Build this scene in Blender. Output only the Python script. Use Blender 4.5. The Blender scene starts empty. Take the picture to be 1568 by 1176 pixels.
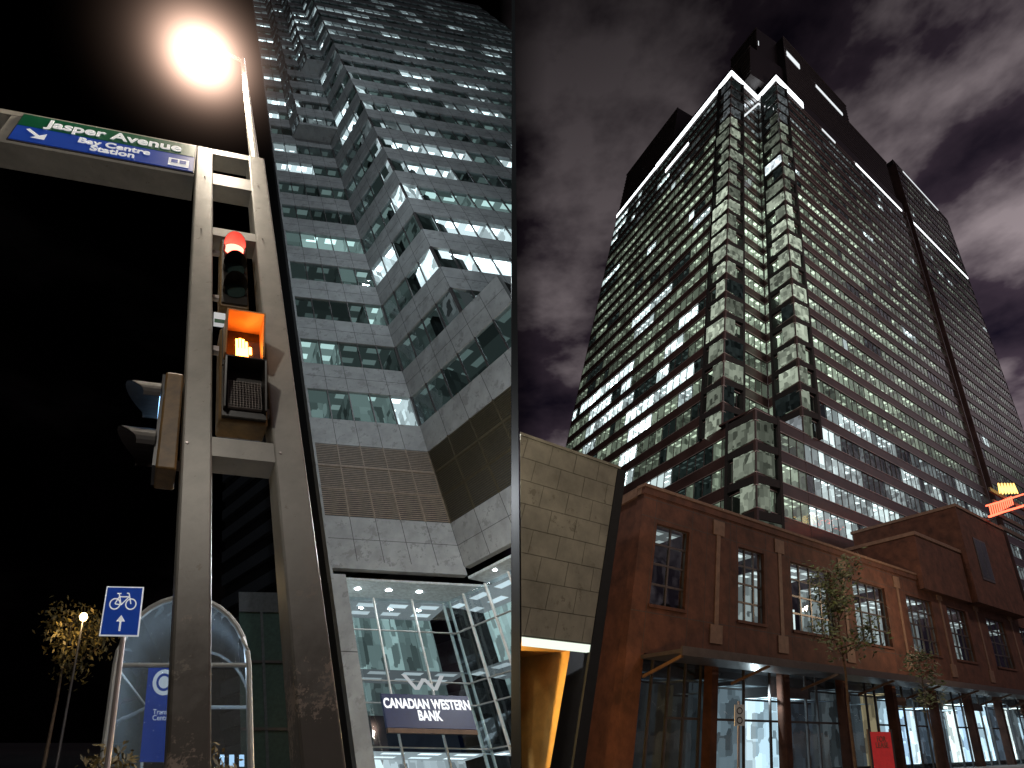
import bpy, bmesh, math, random
from mathutils import Matrix, Vector
random.seed(7)
scene=bpy.context.scene
EYE=1.6
# ------------------------------------------------------------------ camera
P=math.atan(784/1120.0)
cd=bpy.data.cameras.new("camera"); cd.sensor_width=36; cd.lens=18; cd.clip_start=.05; cd.clip_end=4000
cam=bpy.data.objects.new("camera",cd); scene.collection.objects.link(cam)
cam.location=(0,0,EYE); cam.rotation_euler=(math.pi/2+P,0,0); scene.camera=cam
scene.view_settings.view_transform='Standard'; scene.view_settings.look='None'; scene.view_settings.exposure=0

# ------------------------------------------------------------------ the two street corners (each has its own lean)
T=Matrix.Translation((0,0,EYE)); Ti=Matrix.Translation((0,0,-EYE))
MR=T@Matrix(((1,0,.258,0),(0,1,0,0),(0,0,1,0),(0,0,0,1)))@Ti
c,s_=.7385,.6743; C,S=math.cos(P),math.sin(P)
def lin(X,Y,Z):
    f=Y*c+Z*s_; u=-Y*s_+Z*c; x=X-.5*f-.0361*Z
    return (x, f*C-u*S, f*S+u*C)
cx,cy,cz=lin(1,0,0),lin(0,1,0),lin(0,0,1)
ML=T@Matrix(((cx[0],cy[0],cz[0],0),(cx[1],cy[1],cz[1],0),(cx[2],cy[2],cz[2],0),(0,0,0,1)))@Ti
I4=Matrix.Identity(4)

# ------------------------------------------------------------------ materials
def newmat(name):
    m=bpy.data.materials.new(name); m.use_nodes=True
    nt=m.node_tree
    for n in list(nt.nodes): nt.nodes.remove(n)
    o=nt.nodes.new("ShaderNodeOutputMaterial")
    return m,nt,o
def mat(name,col,rough=.6,metal=0,var=.25,scale=6,bump=.05,emit=None,es=0,dirt=None,dirt_amt=.55,low=None):
    m,nt,o=newmat(name); N=nt.nodes; K=nt.links
    b=N.new("ShaderNodeBsdfPrincipled"); K.new(b.outputs[0],o.inputs[0])
    tc=N.new("ShaderNodeTexCoord"); nz=N.new("ShaderNodeTexNoise"); nz.inputs["Scale"].default_value=scale; nz.inputs["Detail"].default_value=6
    nz.inputs["Roughness"].default_value=.65
    K.new(tc.outputs["Object"],nz.inputs["Vector"])
    r=N.new("ShaderNodeValToRGB"); r.color_ramp.elements[0].position=.3; r.color_ramp.elements[1].position=.7
    r.color_ramp.elements[0].color=[x*(1-var) for x in col[:3]]+[1]
    r.color_ramp.elements[1].color=[min(1,x*(1+var)) for x in col[:3]]+[1]
    K.new(nz.outputs[0],r.inputs[0]); last=r.outputs[0]
    if low:   # worn, weathered towards the bottom (z range in metres)
        sp=N.new("ShaderNodeSeparateXYZ"); K.new(tc.outputs["Object"],sp.inputs[0])
        mr_=N.new("ShaderNodeMapRange"); mr_.inputs[1].default_value=low[1]; mr_.inputs[2].default_value=low[2]; mr_.inputs[3].default_value=.85; mr_.inputs[4].default_value=0
        ad=N.new("ShaderNodeMath"); ad.operation='MULTIPLY_ADD'; ad.inputs[1].default_value=-1.4; K.new(nz.outputs[0],ad.inputs[0]); 
        ad2=N.new("ShaderNodeMath"); ad2.operation='ADD'; ad2.inputs[1].default_value=.7; K.new(sp.outputs[2],ad2.inputs[0]); K.new(ad2.outputs[0],ad.inputs[2])
        K.new(ad.outputs[0],mr_.inputs[0])
        mx=N.new("ShaderNodeMixRGB"); K.new(mr_.outputs[0],mx.inputs[0]); K.new(last,mx.inputs[1]); mx.inputs[2].default_value=(*low[0],1); last=mx.outputs[0]
        n3=N.new("ShaderNodeTexNoise"); n3.inputs["Scale"].default_value=26; n3.inputs["Detail"].default_value=8; n3.inputs["Roughness"].default_value=.8; K.new(tc.outputs["Object"],n3.inputs["Vector"])
        n4=N.new("ShaderNodeTexNoise"); n4.inputs["Scale"].default_value=3.1; K.new(tc.outputs["Object"],n4.inputs["Vector"])
        m4=N.new("ShaderNodeMath"); m4.operation='MULTIPLY'; K.new(n3.outputs[0],m4.inputs[0]); K.new(n4.outputs[0],m4.inputs[1])
        g4=N.new("ShaderNodeMath"); g4.operation='GREATER_THAN'; g4.inputs[1].default_value=.315; K.new(m4.outputs[0],g4.inputs[0])
        m5=N.new("ShaderNodeMath"); m5.operation='MULTIPLY'; K.new(g4.outputs[0],m5.inputs[0]); K.new(mr_.outputs[0],m5.inputs[1])
        mx=N.new("ShaderNodeMixRGB"); K.new(m5.outputs[0],mx.inputs[0]); K.new(last,mx.inputs[1]); mx.inputs[2].default_value=(.45,.36,.28,1); last=mx.outputs[0]
    if dirt:
        n2=N.new("ShaderNodeTexNoise"); n2.inputs["Scale"].default_value=scale*2.2; n2.inputs["Detail"].default_value=9; n2.inputs["Roughness"].default_value=.75
        K.new(tc.outputs["Object"],n2.inputs["Vector"])
        r2=N.new("ShaderNodeValToRGB"); r2.color_ramp.elements[0].position=dirt_amt; r2.color_ramp.elements[1].position=dirt_amt+.03
        K.new(n2.outputs[0],r2.inputs[0])
        mx=N.new("ShaderNodeMixRGB"); K.new(r2.outputs[0],mx.inputs[0]); K.new(last,mx.inputs[1]); mx.inputs[2].default_value=(*dirt,1); last=mx.outputs[0]
    K.new(last,b.inputs["Base Color"])
    b.inputs["Roughness"].default_value=rough; b.inputs["Metallic"].default_value=metal
    if bump:
        bp=N.new("ShaderNodeBump"); bp.inputs["Strength"].default_value=bump; bp.inputs["Distance"].default_value=.02
        K.new(nz.outputs[0],bp.inputs["Height"]); K.new(bp.outputs[0],b.inputs["Normal"])
    if emit:
        b.inputs["Emission Color"].default_value=(*emit,1); b.inputs["Emission Strength"].default_value=es
    return m
def glass(name,tint,gl=.12,wav=.02,rough=.02,scale=.5,frost=0):
    m,nt,o=newmat(name); N=nt.nodes; K=nt.links
    t=N.new("ShaderNodeBsdfTransparent"); t.inputs[0].default_value=(*tint,1)
    tout=t.outputs[0]
    if frost:
        df=N.new("ShaderNodeBsdfDiffuse"); df.inputs[0].default_value=(.6,.66,.7,1); mf=N.new("ShaderNodeMixShader"); mf.inputs[0].default_value=frost
        K.new(t.outputs[0],mf.inputs[1]); K.new(df.outputs[0],mf.inputs[2]); tout=mf.outputs[0]
    g=N.new("ShaderNodeBsdfGlossy"); g.inputs["Roughness"].default_value=rough; g.inputs[0].default_value=(.9,.95,1,1)
    mx=N.new("ShaderNodeMixShader"); fr=N.new("ShaderNodeFresnel")
    ge=N.new("ShaderNodeNewGeometry"); io=N.new("ShaderNodeMapRange"); io.inputs[3].default_value=1.5; io.inputs[4].default_value=1/1.5
    K.new(ge.outputs["Backfacing"],io.inputs[0]); K.new(io.outputs[0],fr.inputs[0])
    ma=N.new("ShaderNodeMath"); ma.operation='MULTIPLY_ADD'; ma.inputs[1].default_value=1.0; ma.inputs[2].default_value=gl; ma.use_clamp=True
    K.new(fr.outputs[0],ma.inputs[0]); K.new(ma.outputs[0],mx.inputs[0]); K.new(tout,mx.inputs[1]); K.new(g.outputs[0],mx.inputs[2]); K.new(mx.outputs[0],o.inputs[0])
    tc=N.new("ShaderNodeTexCoord"); nz=N.new("ShaderNodeTexNoise"); nz.inputs["Scale"].default_value=scale; nz.inputs["Detail"].default_value=2
    K.new(tc.outputs["Object"],nz.inputs["Vector"])
    bp=N.new("ShaderNodeBump"); bp.inputs["Strength"].default_value=wav; bp.inputs["Distance"].default_value=1
    K.new(nz.outputs[0],bp.inputs["Height"]); K.new(bp.outputs[0],g.inputs["Normal"])
    return m
def roommat(name,kind,strength):
    """lit interiors: brightness per room from the 'lv' colour attribute, detail from UV in metres"""
    m,nt,o=newmat(name); N=nt.nodes; K=nt.links
    e=N.new("ShaderNodeEmission"); e.inputs[1].default_value=strength; K.new(e.outputs[0],o.inputs[0])
    at=N.new("ShaderNodeAttribute"); at.attribute_name="lv"
    uv=N.new("ShaderNodeUVMap"); uv.uv_map="UVMap"
    if kind=='ceil':
        br=N.new("ShaderNodeTexBrick"); br.offset=0; br.inputs["Scale"].default_value=1
        br.inputs["Brick Width"].default_value=1.5; br.inputs["Row Height"].default_value=1.1; br.inputs["Mortar Size"].default_value=.33
        br.inputs["Color1"].default_value=(2.4,2.4,2.4,1); br.inputs["Color2"].default_value=(1.7,1.7,1.7,1); br.inputs["Mortar"].default_value=(.5,.5,.5,1)
        K.new(uv.outputs[0],br.inputs["Vector"]); v=br.outputs[0]
    else:
        mp=N.new("ShaderNodeMapping"); mp.inputs["Scale"].default_value=(1.5,1.0,1)
        vo=N.new("ShaderNodeTexVoronoi"); vo.distance='CHEBYCHEV'; vo.inputs["Scale"].default_value=1.1; vo.inputs["Randomness"].default_value=.7
        K.new(uv.outputs[0],mp.inputs[0]); K.new(mp.outputs[0],vo.inputs["Vector"])
        sp=N.new("ShaderNodeSeparateXYZ"); K.new(vo.outputs["Color"],sp.inputs[0])
        r=N.new("ShaderNodeMapRange"); r.inputs[1].default_value=0; r.inputs[2].default_value=1; r.inputs[3].default_value=.2; r.inputs[4].default_value=1
        K.new(sp.outputs[0],r.inputs[0]); v=r.outputs[0]
    mx=N.new("ShaderNodeMixRGB"); mx.blend_type='MULTIPLY'; mx.inputs[0].default_value=1
    K.new(at.outputs["Color"],mx.inputs[1]); K.new(v,mx.inputs[2]); K.new(mx.outputs[0],e.inputs[0])
    m.cycles.emission_sampling='NONE'
    return m
def emis(name,col,st,sampled=False):
    m,nt,o=newmat(name); e=nt.nodes.new("ShaderNodeEmission"); e.inputs[0].default_value=(*col,1); e.inputs[1].default_value=st
    nt.links.new(e.outputs[0],o.inputs[0])
    m.cycles.emission_sampling='FRONT_BACK' if sampled else 'NONE'
    return m

M_room_c=roommat("room_ceiling",'ceil',1.0); M_room_w=roommat("room_wall",'wall',1.0)
M_dark=mat("dark_core",(.01,.01,.011),.9,bump=0)
M_divider=mat("divider_black",(.0015,.0015,.0015),1,bump=0)  # flat black for the added divider slab
M_glR=glass("curtain_glass",(.88,.97,.92),.04,.06)
M_glL=glass("grey_teal_glass",(.76,.87,.87),.08,.04)
M_span=mat("brown_spandrel",(.055,.036,.034),.3,.0,.35,.4,.02)
M_crown=mat("crown_cladding",(.022,.017,.018),.4,.0,.3,.4,.02)
M_trim=mat("aluminium_trim",(.5,.44,.42),.35,.6,.15,2,.0)
M_mull=mat("mullion_dark",(.10,.09,.09),.4,.4,.2,3,.0)
M_panel=mat("grey_stone_panel",(.34,.35,.35),.5,0,.25,.9,.05,dirt=(.25,.255,.25),dirt_amt=.55)
M_joint=mat("panel_joint",(.05,.05,.05),.8)
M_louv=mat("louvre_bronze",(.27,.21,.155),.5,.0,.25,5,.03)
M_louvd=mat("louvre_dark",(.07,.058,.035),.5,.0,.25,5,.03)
M_brick=mat("brown_brick",(.095,.038,.023),.85,0,.5,1.2,.3)
M_cream=mat("cream_stone",(.20,.125,.085),.7,0,.25,3,.1)
M_conc=mat("concrete_panel",(.22,.205,.16),.8,0,.35,1.0,.25,dirt=(.15,.135,.10),dirt_amt=.58)
M_cjoint=mat("concrete_joint",(.085,.08,.06),.9)
M_ochre=mat("ochre_wall",(.62,.34,.09),.8,0,.25,1.5,.1)
M_strip=emis("strip_light",(.92,.97,1),3.0)
M_white=mat("white_paint",(.75,.75,.72),.45,0,.08,8,.02)
M_frame=mat("grey_frame_paint",(.36,.37,.36),.45,0,.1,8,.02)
M_pole=mat("galvanised_paint",(.42,.40,.35),.42,.1,.16,5,.08,dirt=(.28,.25,.20),dirt_amt=.62,low=((.075,.06,.045),1.7,2.6))
M_black=mat("black_housing",(.03,.024,.018),.35,0,.3,9,.03)
M_tan=mat("signal_yellow",(.22,.125,.035),.45,0,.35,12,.05)
M_asph=mat("asphalt",(.05,.05,.052),.75,0,.35,3,.4)
M_side=mat("sidewalk_concrete",(.2,.19,.18),.8,0,.25,2,.2)

# ------------------------------------------------------------------ geometry helper
class B:
    def __init__(s,name,M=I4,cut=None):
        s.name=name; s.M=M; s.cut=cut; s.parts={}
    def part(s,p):
        return s.parts.setdefault(p,dict(v=[],f=[],m=[],c=[],uv=[],mats=[],smooth=[]))
    def face(s,p,pts,m,col=(0,0,0),uv=None,smooth=False):
        d=s.part(p); n=len(d['v']); d['v']+= [tuple(q) for q in pts]; d['f'].append(tuple(range(n,n+len(pts))))
        if m not in d['mats']: d['mats'].append(m)
        d['m'].append(d['mats'].index(m)); d['c'].append(col); d['uv'].append(uv); d['smooth'].append(smooth)
    def hexa(s,p,b,t,m,col=(0,0,0)):
        d=s.part(p); n=len(d['v']); d['v']+=[tuple(q) for q in b]+[tuple(q) for q in t]
        if m not in d['mats']: d['mats'].append(m)
        k=d['mats'].index(m)
        for f in ((3,2,1,0),(4,5,6,7),(0,1,5,4),(1,2,6,5),(2,3,7,6),(3,0,4,7)):
            d['f'].append(tuple(n+i for i in f)); d['m'].append(k); d['c'].append(col); d['uv'].append(None); d['smooth'].append(False)
    def tube(s,p,pts,r,m,n=10,r2=None):
        pts=[Vector(q) for q in pts]; rings=[]
        for i,q in enumerate(pts):
            t=(pts[min(i+1,len(pts)-1)]-pts[max(i-1,0)]).normalized()
            a=t.cross(Vector((0,0,1))) if abs(t.z)<.95 else t.cross(Vector((0,1,0)))
            a.normalize(); b_=t.cross(a)
            rr=r if r2 is None else r+(r2-r)*i/(len(pts)-1)
            rings.append([q+rr*(a*math.cos(2*math.pi*k/n)+b_*math.sin(2*math.pi*k/n)) for k in range(n)])
        for i in range(len(rings)-1):
            for k in range(n):
                s.face(p,[rings[i][k],rings[i][(k+1)%n],rings[i+1][(k+1)%n],rings[i+1][k]],m,smooth=True)
        s.face(p,rings[0][::-1],m); s.face(p,rings[-1],m)
    def build(s,bevel=None):
        kids=[]
        e=bpy.data.objects.new(s.name,None); e.empty_display_size=.5; scene.collection.objects.link(e)
        for pn,d in s.parts.items():
            me=bpy.data.meshes.new(pn); me.from_pydata(d['v'],[],d['f'])
            for m in d['mats']: me.materials.append(m)
            me.polygons.foreach_set("material_index",d['m']); me.polygons.foreach_set("use_smooth",d['smooth'])
            if any(x!=(0,0,0) for x in d['c']):
                ca=me.color_attributes.new("lv",'FLOAT_COLOR','CORNER'); uvl=me.uv_layers.new(name="UVMap")
                for po in me.polygons:
                    cc=d['c'][po.index]; uv=d['uv'][po.index]
                    for j,li in enumerate(po.loop_indices):
                        ca.data[li].color=(*cc,1)
                        if uv: uvl.data[li].uv=uv[j]
            me.transform(s.M)
            if s.cut is not None or (bevel and pn in bevel):
                bm=bmesh.new(); bm.from_mesh(me)
                if s.cut is not None:
                    sg=s.cut
                    bmesh.ops.bisect_plane(bm,geom=bm.verts[:]+bm.edges[:]+bm.faces[:],plane_co=(.22 if sg>0 else -.04,0,0),plane_no=(-sg,0,0),clear_outer=True)
                if bevel and pn in bevel:
                    bmesh.ops.remove_doubles(bm,verts=bm.verts[:],dist=1e-4)
                    es=[x for x in bm.edges if len(x.link_faces)==2 and x.calc_face_angle(0)>.6]
                    bmesh.ops.bevel(bm,geom=es,offset=bevel[pn],segments=2,affect='EDGES',profile=.5)
                bm.to_mesh(me); bm.free()
            o=bpy.data.objects.new(pn,me); scene.collection.objects.link(o); kids.append(o)
        lo=Vector((1e9,)*3); hi=-lo
        for o in kids:
            for v in o.data.vertices:
                for a in range(3): lo[a]=min(lo[a],v.co[a]); hi[a]=max(hi[a],v.co[a])
        if kids: e.location=((lo.x+hi.x)/2,(lo.y+hi.y)/2,lo.z)
        for o in kids:
            o.parent=e; o.matrix_parent_inverse=Matrix.Translation(-e.location)
        return e
class F:
    """vertical facade frame: s along the wall, d outward (towards the street), z height"""
    def __init__(s,o,d):
        l=math.hypot(*d); s.o=o; s.d=(d[0]/l,d[1]/l)
        n=(s.d[1],-s.d[0])
        if n[0]*o[0]+n[1]*o[1]>0: n=(-n[0],-n[1])
        s.n=n
    def __call__(s,a,d,z): return (s.o[0]+s.d[0]*a+s.n[0]*d, s.o[1]+s.d[1]*a+s.n[1]*d, z)
def fbox(b,p,f,s0,s1,d0,d1,z0,z1,m,col=(0,0,0)):
    b.hexa(p,[f(s0,d0,z0),f(s1,d0,z0),f(s1,d1,z0),f(s0,d1,z0)],[f(s0,d0,z1),f(s1,d0,z1),f(s1,d1,z1),f(s0,d1,z1)],m,col)
def text(b,body,f,sc,d,zc,size,m,align='CENTER',bold=0,ext=.004,sx=1,rot=0,line=.8):
    cu=bpy.data.curves.new("t",'FONT'); cu.body=body; cu.size=size; cu.align_x=align; cu.align_y='CENTER'; cu.extrude=ext; cu.offset=bold; cu.space_line=line
    o=bpy.data.objects.new("t",cu); scene.collection.objects.link(o)
    dg=bpy.context.evaluated_depsgraph_get(); me=bpy.data.meshes.new_from_object(o.evaluated_get(dg))
    for po in me.polygons:
        b.face("lettering",[f(sc+(me.vertices[i].co.x*math.cos(rot)-me.vertices[i].co.y*math.sin(rot))*sx, d+me.vertices[i].co.z, zc+me.vertices[i].co.x*math.sin(rot)+me.vertices[i].co.y*math.cos(rot)) for i in po.vertices],m)
    bpy.data.objects.remove(o); bpy.data.meshes.remove(me)

# ------------------------------------------------------------------ office facade generator
FACN=0
def facade(b,f,s0,s1,floors,bay,light,m_sp,m_mu,m_gl,depth=3.6,trim=None,muw=.07,joints=0,rooms=(1,1,2,2,3,4)):
    """floors: list of (sill,head,next_sill). light(s,z,k)->(rgb) or None per room"""
    global FACN; FACN+=1; e=.004*FACN
    n=max(1,round((s1-s0)/bay)); w=(s1-s0)/n
    for k,(sill,head,nxt) in enumerate(floors):
        fbox(b,"spandrels",f,s0,s1,0,-.3,head,nxt,m_sp)
        fbox(b,"floor_slabs",f,s0,s1,-.3,-depth,head+.25+e,nxt-.35+e,M_dark)
        if trim:
            fbox(b,"trim_lines",f,s0,s1,.05,0,head-.03,head+.06,trim)
            fbox(b,"trim_lines",f,s0,s1,.05,0,nxt-.06,nxt+.03,trim)
        for i in range(n+1):
            x=s0+i*w; hw=muw/2
            fbox(b,"mullions",f,x-hw,x+hw,-.02,-.12,sill,head,m_mu)
        if joints:
            for i in range(n+1):
                x=s0+i*w
                fbox(b,"panel_joints",f,x-.012,x+.012,.003,0,head,nxt,M_joint)
            zz=(head+nxt)/2
            fbox(b,"panel_joints",f,s0,s1,.0035,0,zz-.01,zz+.01,M_joint)
        i=0
        while i<n:
            g=min(n-i,random.choice(rooms))
            a,bb=s0+i*w,s0+(i+g)*w
            L=light((a+bb)/2,sill,k)
            i+=g
            if L is None: continue
            zc=head+.22-e
            dp=depth*random.choice((.55,.8,1))
            u0=random.uniform(0,50); v0=random.uniform(0,50)
            b.face("lit_rooms",[f(a,-.14,zc),f(bb,-.14,zc),f(bb,-dp,zc),f(a,-dp,zc)],M_room_c,L,[(a+k*.37,0),(bb+k*.37,0),(bb+k*.37,dp),(a+k*.37,dp)])
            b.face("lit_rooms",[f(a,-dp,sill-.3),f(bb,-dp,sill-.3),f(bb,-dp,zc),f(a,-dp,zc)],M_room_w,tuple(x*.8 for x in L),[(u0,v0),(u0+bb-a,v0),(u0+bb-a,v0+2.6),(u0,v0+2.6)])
            for xx in (a+.03,bb-.03):
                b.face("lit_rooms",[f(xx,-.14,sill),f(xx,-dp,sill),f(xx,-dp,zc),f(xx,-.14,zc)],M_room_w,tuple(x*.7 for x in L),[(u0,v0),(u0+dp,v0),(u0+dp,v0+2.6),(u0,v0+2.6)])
            for j in range(g):
                q=random.random()
                if q<.22:
                    hb=(head-sill)*random.uniform(.25,.9); x0=a+j*w+.04; x1=a+(j+1)*w-.04
                    b.face("blinds",[f(x0,-.2,head-hb),f(x1,-.2,head-hb),f(x1,-.2,head+.05),f(x0,-.2,head+.05)],M_room_w,tuple(x*.8 for x in L),[(u0,v0),(u0+.01,v0),(u0+.01,v0+.01),(u0,v0+.01)])
    zt=floors[-1][2]; zb=floors[0][0]
    b.face("glass",[f(s0,-.09,zb),f(s1,-.09,zb),f(s1,-.09,zt),f(s0,-.09,zt)],m_gl)
    fbox(b,"core",f,s0,s1,-depth-.02-e,-depth-.4-e,zb,zt,M_dark)

def mul(c_,k): return tuple(max(.002,x*k) for x in c_)
GW=(.80,.92,.72); CW=(.85,.95,1.0); WW=(1,.8,.5); TE=(.60,.82,.80)

# =================================================================== RIGHT: glass office tower
d1=(.824,.566); d2=(-.451,.892)
A=(17.6,54.5); Bc=(28.1,55.6); V=(25.85,60.2); Cc=(19.9,50)
tw=B("glass_office_tower",MR,cut=1)
fh=3.95; zt=124.0
def rows_(z0,n): return [(z0+i*fh,z0+i*fh+2.45,z0+(i+1)*fh) for i in range(n)]
NF=27; zbase=zt-NF*fh
fl_all=rows_(zbase,NF)
lowN=int((36.4-zbase)/fh)+0
fl_low=fl_all[:lowN]; fl_up=fl_all[lowN:]
def lightL(s,z,k):
    q=random.random()
    refl_clus=math.sin(s*.33+z*.21)+math.sin(s*.15-z*.33+2)  # brighter room clusters stand in for reflections in the glass
    if z<58:
        if s>3 and refl_clus>-.3 and q<.7: return mul(CW,random.choice((1.2,3.0,5.5)))
        if q<.8: return mul(GW,random.uniform(.15,.6))
    elif z<106:
        if s>6 and refl_clus>1.1 and q<.5: return mul(CW,random.choice((1.2,2.6,4.5)))
        if q<.92: return mul(GW,random.uniform(.14,.5)*(1.5 if s<12 else .9))
    else:
        if s>16 and q<.25: return mul(CW,2.2)
        if q<.5: return mul(CW,random.uniform(.03,.18))
    return mul(TE,.04)
def lightR(s,z,k):
    q=random.random(); near=max(0,1-s/75)
    if 40<z<92:
        if q<.92: return mul(GW,random.uniform(.2,.8)*(.4+near))
    elif z<=40:
        if q<.8: return mul(CW,random.choice((.25,.5,.9,1.8))*(.6+.5*near))
    elif z<110:
        if q<.75: return mul(GW,random.uniform(.08,.36))
    elif q<.45: return mul(CW,random.uniform(.08,.45))
    if random.random()<.12: return mul(CW,2.2)
    return mul(TE,.04)
def lightN(s,z,k):
    if 45<z<82: return mul(GW,random.uniform(.8,1.35))
    return mul(GW,random.uniform(.2,.6)) if z<105 else mul(CW,random.uniform(.04,.22))
fA=F(A,d2); fB=F(Bc,d1); fAV=F(A,d1); fBV=F(Bc,d2); fC1=F(Cc,d1); fC2=F(Cc,d2)
facade(tw,fA,0,43,fl_all,1.5,lightL,M_span,M_mull,M_glR,trim=M_trim)
facade(tw,fB,0,62,fl_all,1.55,lightR,M_span,M_mull,M_glR,trim=M_trim)
fl_wing=rows_(zbase,NF+7)
facade(tw,fB,66,106,fl_wing,1.55,lambda s,z,k:lightR(s,z if z<112 else 100,k),M_span,M_mull,M_glR,trim=M_trim)
facade(tw,fAV,0,9.95,fl_up,1.4,lightN,M_span,M_mull,M_glR,depth=3.2,trim=M_trim)
facade(tw,fBV,0,5.07,fl_up,1.3,lightN,M_span,M_mull,M_glR,depth=3.2,trim=M_trim)
facade(tw,fC1,0,9.95,fl_low,1.55,lambda s,z,k:mul(GW,random.uniform(.15,.8)),M_span,M_mull,M_glR,trim=M_trim)
facade(tw,fC2,0,5.07,fl_low,1.5,lambda s,z,k:mul(GW,random.uniform(.08,.4)),M_span,M_mull,M_glR,trim=M_trim)
zl=fl_low[-1][2]
tw.hexa("terrace",[fC1(.02,-.02,zl),fC1(9.9,-.02,zl),fC1(9.9,-5.05,zl),fC1(.02,-5.05,zl)],[fC1(.02,-.02,zl+.25),fC1(9.9,-.02,zl+.25),fC1(9.9,-5.05,zl+.25),fC1(.02,-5.05,zl+.25)],M_span)
fbox(tw,"recess",fB,62,66,-2.0,-2.4,zbase,152,M_dark)
for z in range(40,150,8): fbox(tw,"recess_bands",fB,62,66,-1.8,-2,z,z+.5,M_mull)
fbox(tw,"recess_fins",fB,61.9,62.2,.35,-2,zbase,zt,M_span); fbox(tw,"recess_fins",fB,65.8,66.1,.35,-2,zbase,152,M_span)
fbox(tw,"wing_side",fB,66.1,66.5,-.3,-20,zt,zt+7*fh,M_crown)
fbox(tw,"crown_band",fA,0,43,0,-.4,zt+.02,zt+4.2,M_crown)
fbox(tw,"crown_band",fB,0,62,0,-.4,zt+.02,zt+4.2,M_crown)
fbox(tw,"crown_band",fAV,0,9.9,-.02,-.4,zt+.02,zt+4.2,M_crown)
fbox(tw,"crown_band",fBV,0,5,-.02,-.4,zt+.02,zt+4.2,M_crown)
fbox(tw,"strip_lights_and_reflections",fA,0,26,.15,.03,zt+.3,zt+2.6,M_strip)
fbox(tw,"strip_lights_and_reflections",fA,26.3,43,.15,.03,zt+.7,zt+2.0,M_strip)
fbox(tw,"strip_lights_and_reflections",fB,0,11,.15,.03,zt+.4,zt+3.0,M_strip)
fbox(tw,"strip_lights_and_reflections",fAV,0,9.9,.15,.03,zt+.6,zt+2.6,M_strip)
fbox(tw,"strip_lights_and_reflections",fBV,0,5,.15,.03,zt+.6,zt+2.6,M_strip)
M_strip2=emis("strip_and_reflection_dim",(.92,.97,1),1.0)
def reflection_strip(f,a,b_,z0,z1,h,m): tw.hexa("strip_lights_and_reflections",[f(a,.12,z0),f(b_,.12,z1),f(b_,.03,z1),f(a,.03,z0)],[f(a,.12,z0+h),f(b_,.12,z1+h),f(b_,.03,z1+h),f(a,.03,z0+h)],m)
reflection_strip(fAV,4.0,9.9,zt-14,zt-1.5,1.0,M_strip2)  # lower chevrons: reflection of the strips in the glass, built as emissive bars
reflection_strip(fBV,1.0,5.0,zt-11,zt-1.5,1.0,M_strip2)
for a,b_,z,mm_ in ((35,60,zt-.9,M_strip),(67,105,zt-.9,M_strip),(72,98,152.6,M_strip2),(19,25,zt-.9,M_strip2)):
    fbox(tw,"strip_lights_and_reflections",fB,a,b_,.12,.03,z,z+.7,mm_)
fbox(tw,"strip_lights_and_reflections",fA,13,21,.12,.03,zt-7.9,zt-6.6,M_strip)
def crown(f,s0,s1,dd,z0,z1,depth=16):
    fbox(tw,"crown_blocks",f,s0,s1,dd,dd-depth,z0,z1,M_crown)
    zz=z0+1.5
    while zz<z1-1:
        fbox(tw,"crown_louvres",f,s0-.05,s1+.05,dd+.12,dd,zz,zz+.25,M_mull); zz+=1.6
    fbox(tw,"crown_louvres",f,s0-.1,s1+.1,dd+.2,dd,z1-.3,z1+.1,M_mull)
crown(fA,20,43,-.3,zt+4.2,146)
crown(fA,-1,20,-5,zt+4.2,143)
fK=F((25.4,58.6),d2); crown(fK,0,9,0,zt+4.2,161,12)
fK1=F((25.4,58.6),d1); fbox(tw,"crown_louvres",fK1,0,12,.12,0,150,150.3,M_mull)
crown(fB,7,40,-1,zt+4.2,160,18)
crown(fB,40,62,-1,zt+4.2,150,18)
fbox(tw,"crown_lights",fB,8,14,-.8,-.95,150,152.5,M_strip2)
fbox(tw,"crown_lights",fB,22,36,-.8,-.95,150,151.2,M_strip2)
fbox(tw,"crown_lights",fK1,.5,3.5,.1,.02,150.8,153.5,M_strip2)
crown(fB,66,106,-.3,zt+7*fh,154.5,18)
fE=F(fB(106,0,0)[:2],(-.566,.824)); fbox(tw,"end_wall",fE,0,40,.05,-.2,0,154,M_dark)
tw.build()

# =================================================================== RIGHT: brick commercial building
bk=B("brick_commercial_building",MR,cut=1)
E=(4.3,26); fE1=F(E,d1); fE2=F(E,d2)
def brickwall(f,s0,s1,z0,z1,holes):
    x=s0
    for (a,b_,h0,h1) in holes:
        fbox(bk,"walls",f,x,a,0,-.5,z0,z1,M_brick)
        fbox(bk,"walls",f,a,b_,0,-.5,z0,h0,M_brick); fbox(bk,"walls",f,a,b_,0,-.5,h1,z1,M_brick)
        x=b_
    fbox(bk,"walls",f,x,s1,0,-.5,z0,z1,M_brick)
wins=[(1.2,3.8,2),(8.2,10.75,3),(13.6,18.5,4),(21.3,26.1,4),(29.5,34.1,4),(37.0,41,3),(45.5,50,3),(54,58,3)]
brickwall(fE1,0,75,5.0,12.6,[(a,b_,7.15,11.2) for a,b_,n in wins])
for z in (6.75,11.42,12.4): fbox(bk,"wall_joints",fE1,0,31.9,.004,0,z,z+.03,M_joint)
for x in (1.0,4.0,5.3,7.4,8.0,10.95,13.4,18.7,21.1,26.3,29.3): fbox(bk,"wall_joints",fE1,x,x+.025,.0045,0,5.02,12.58,M_joint)
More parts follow.
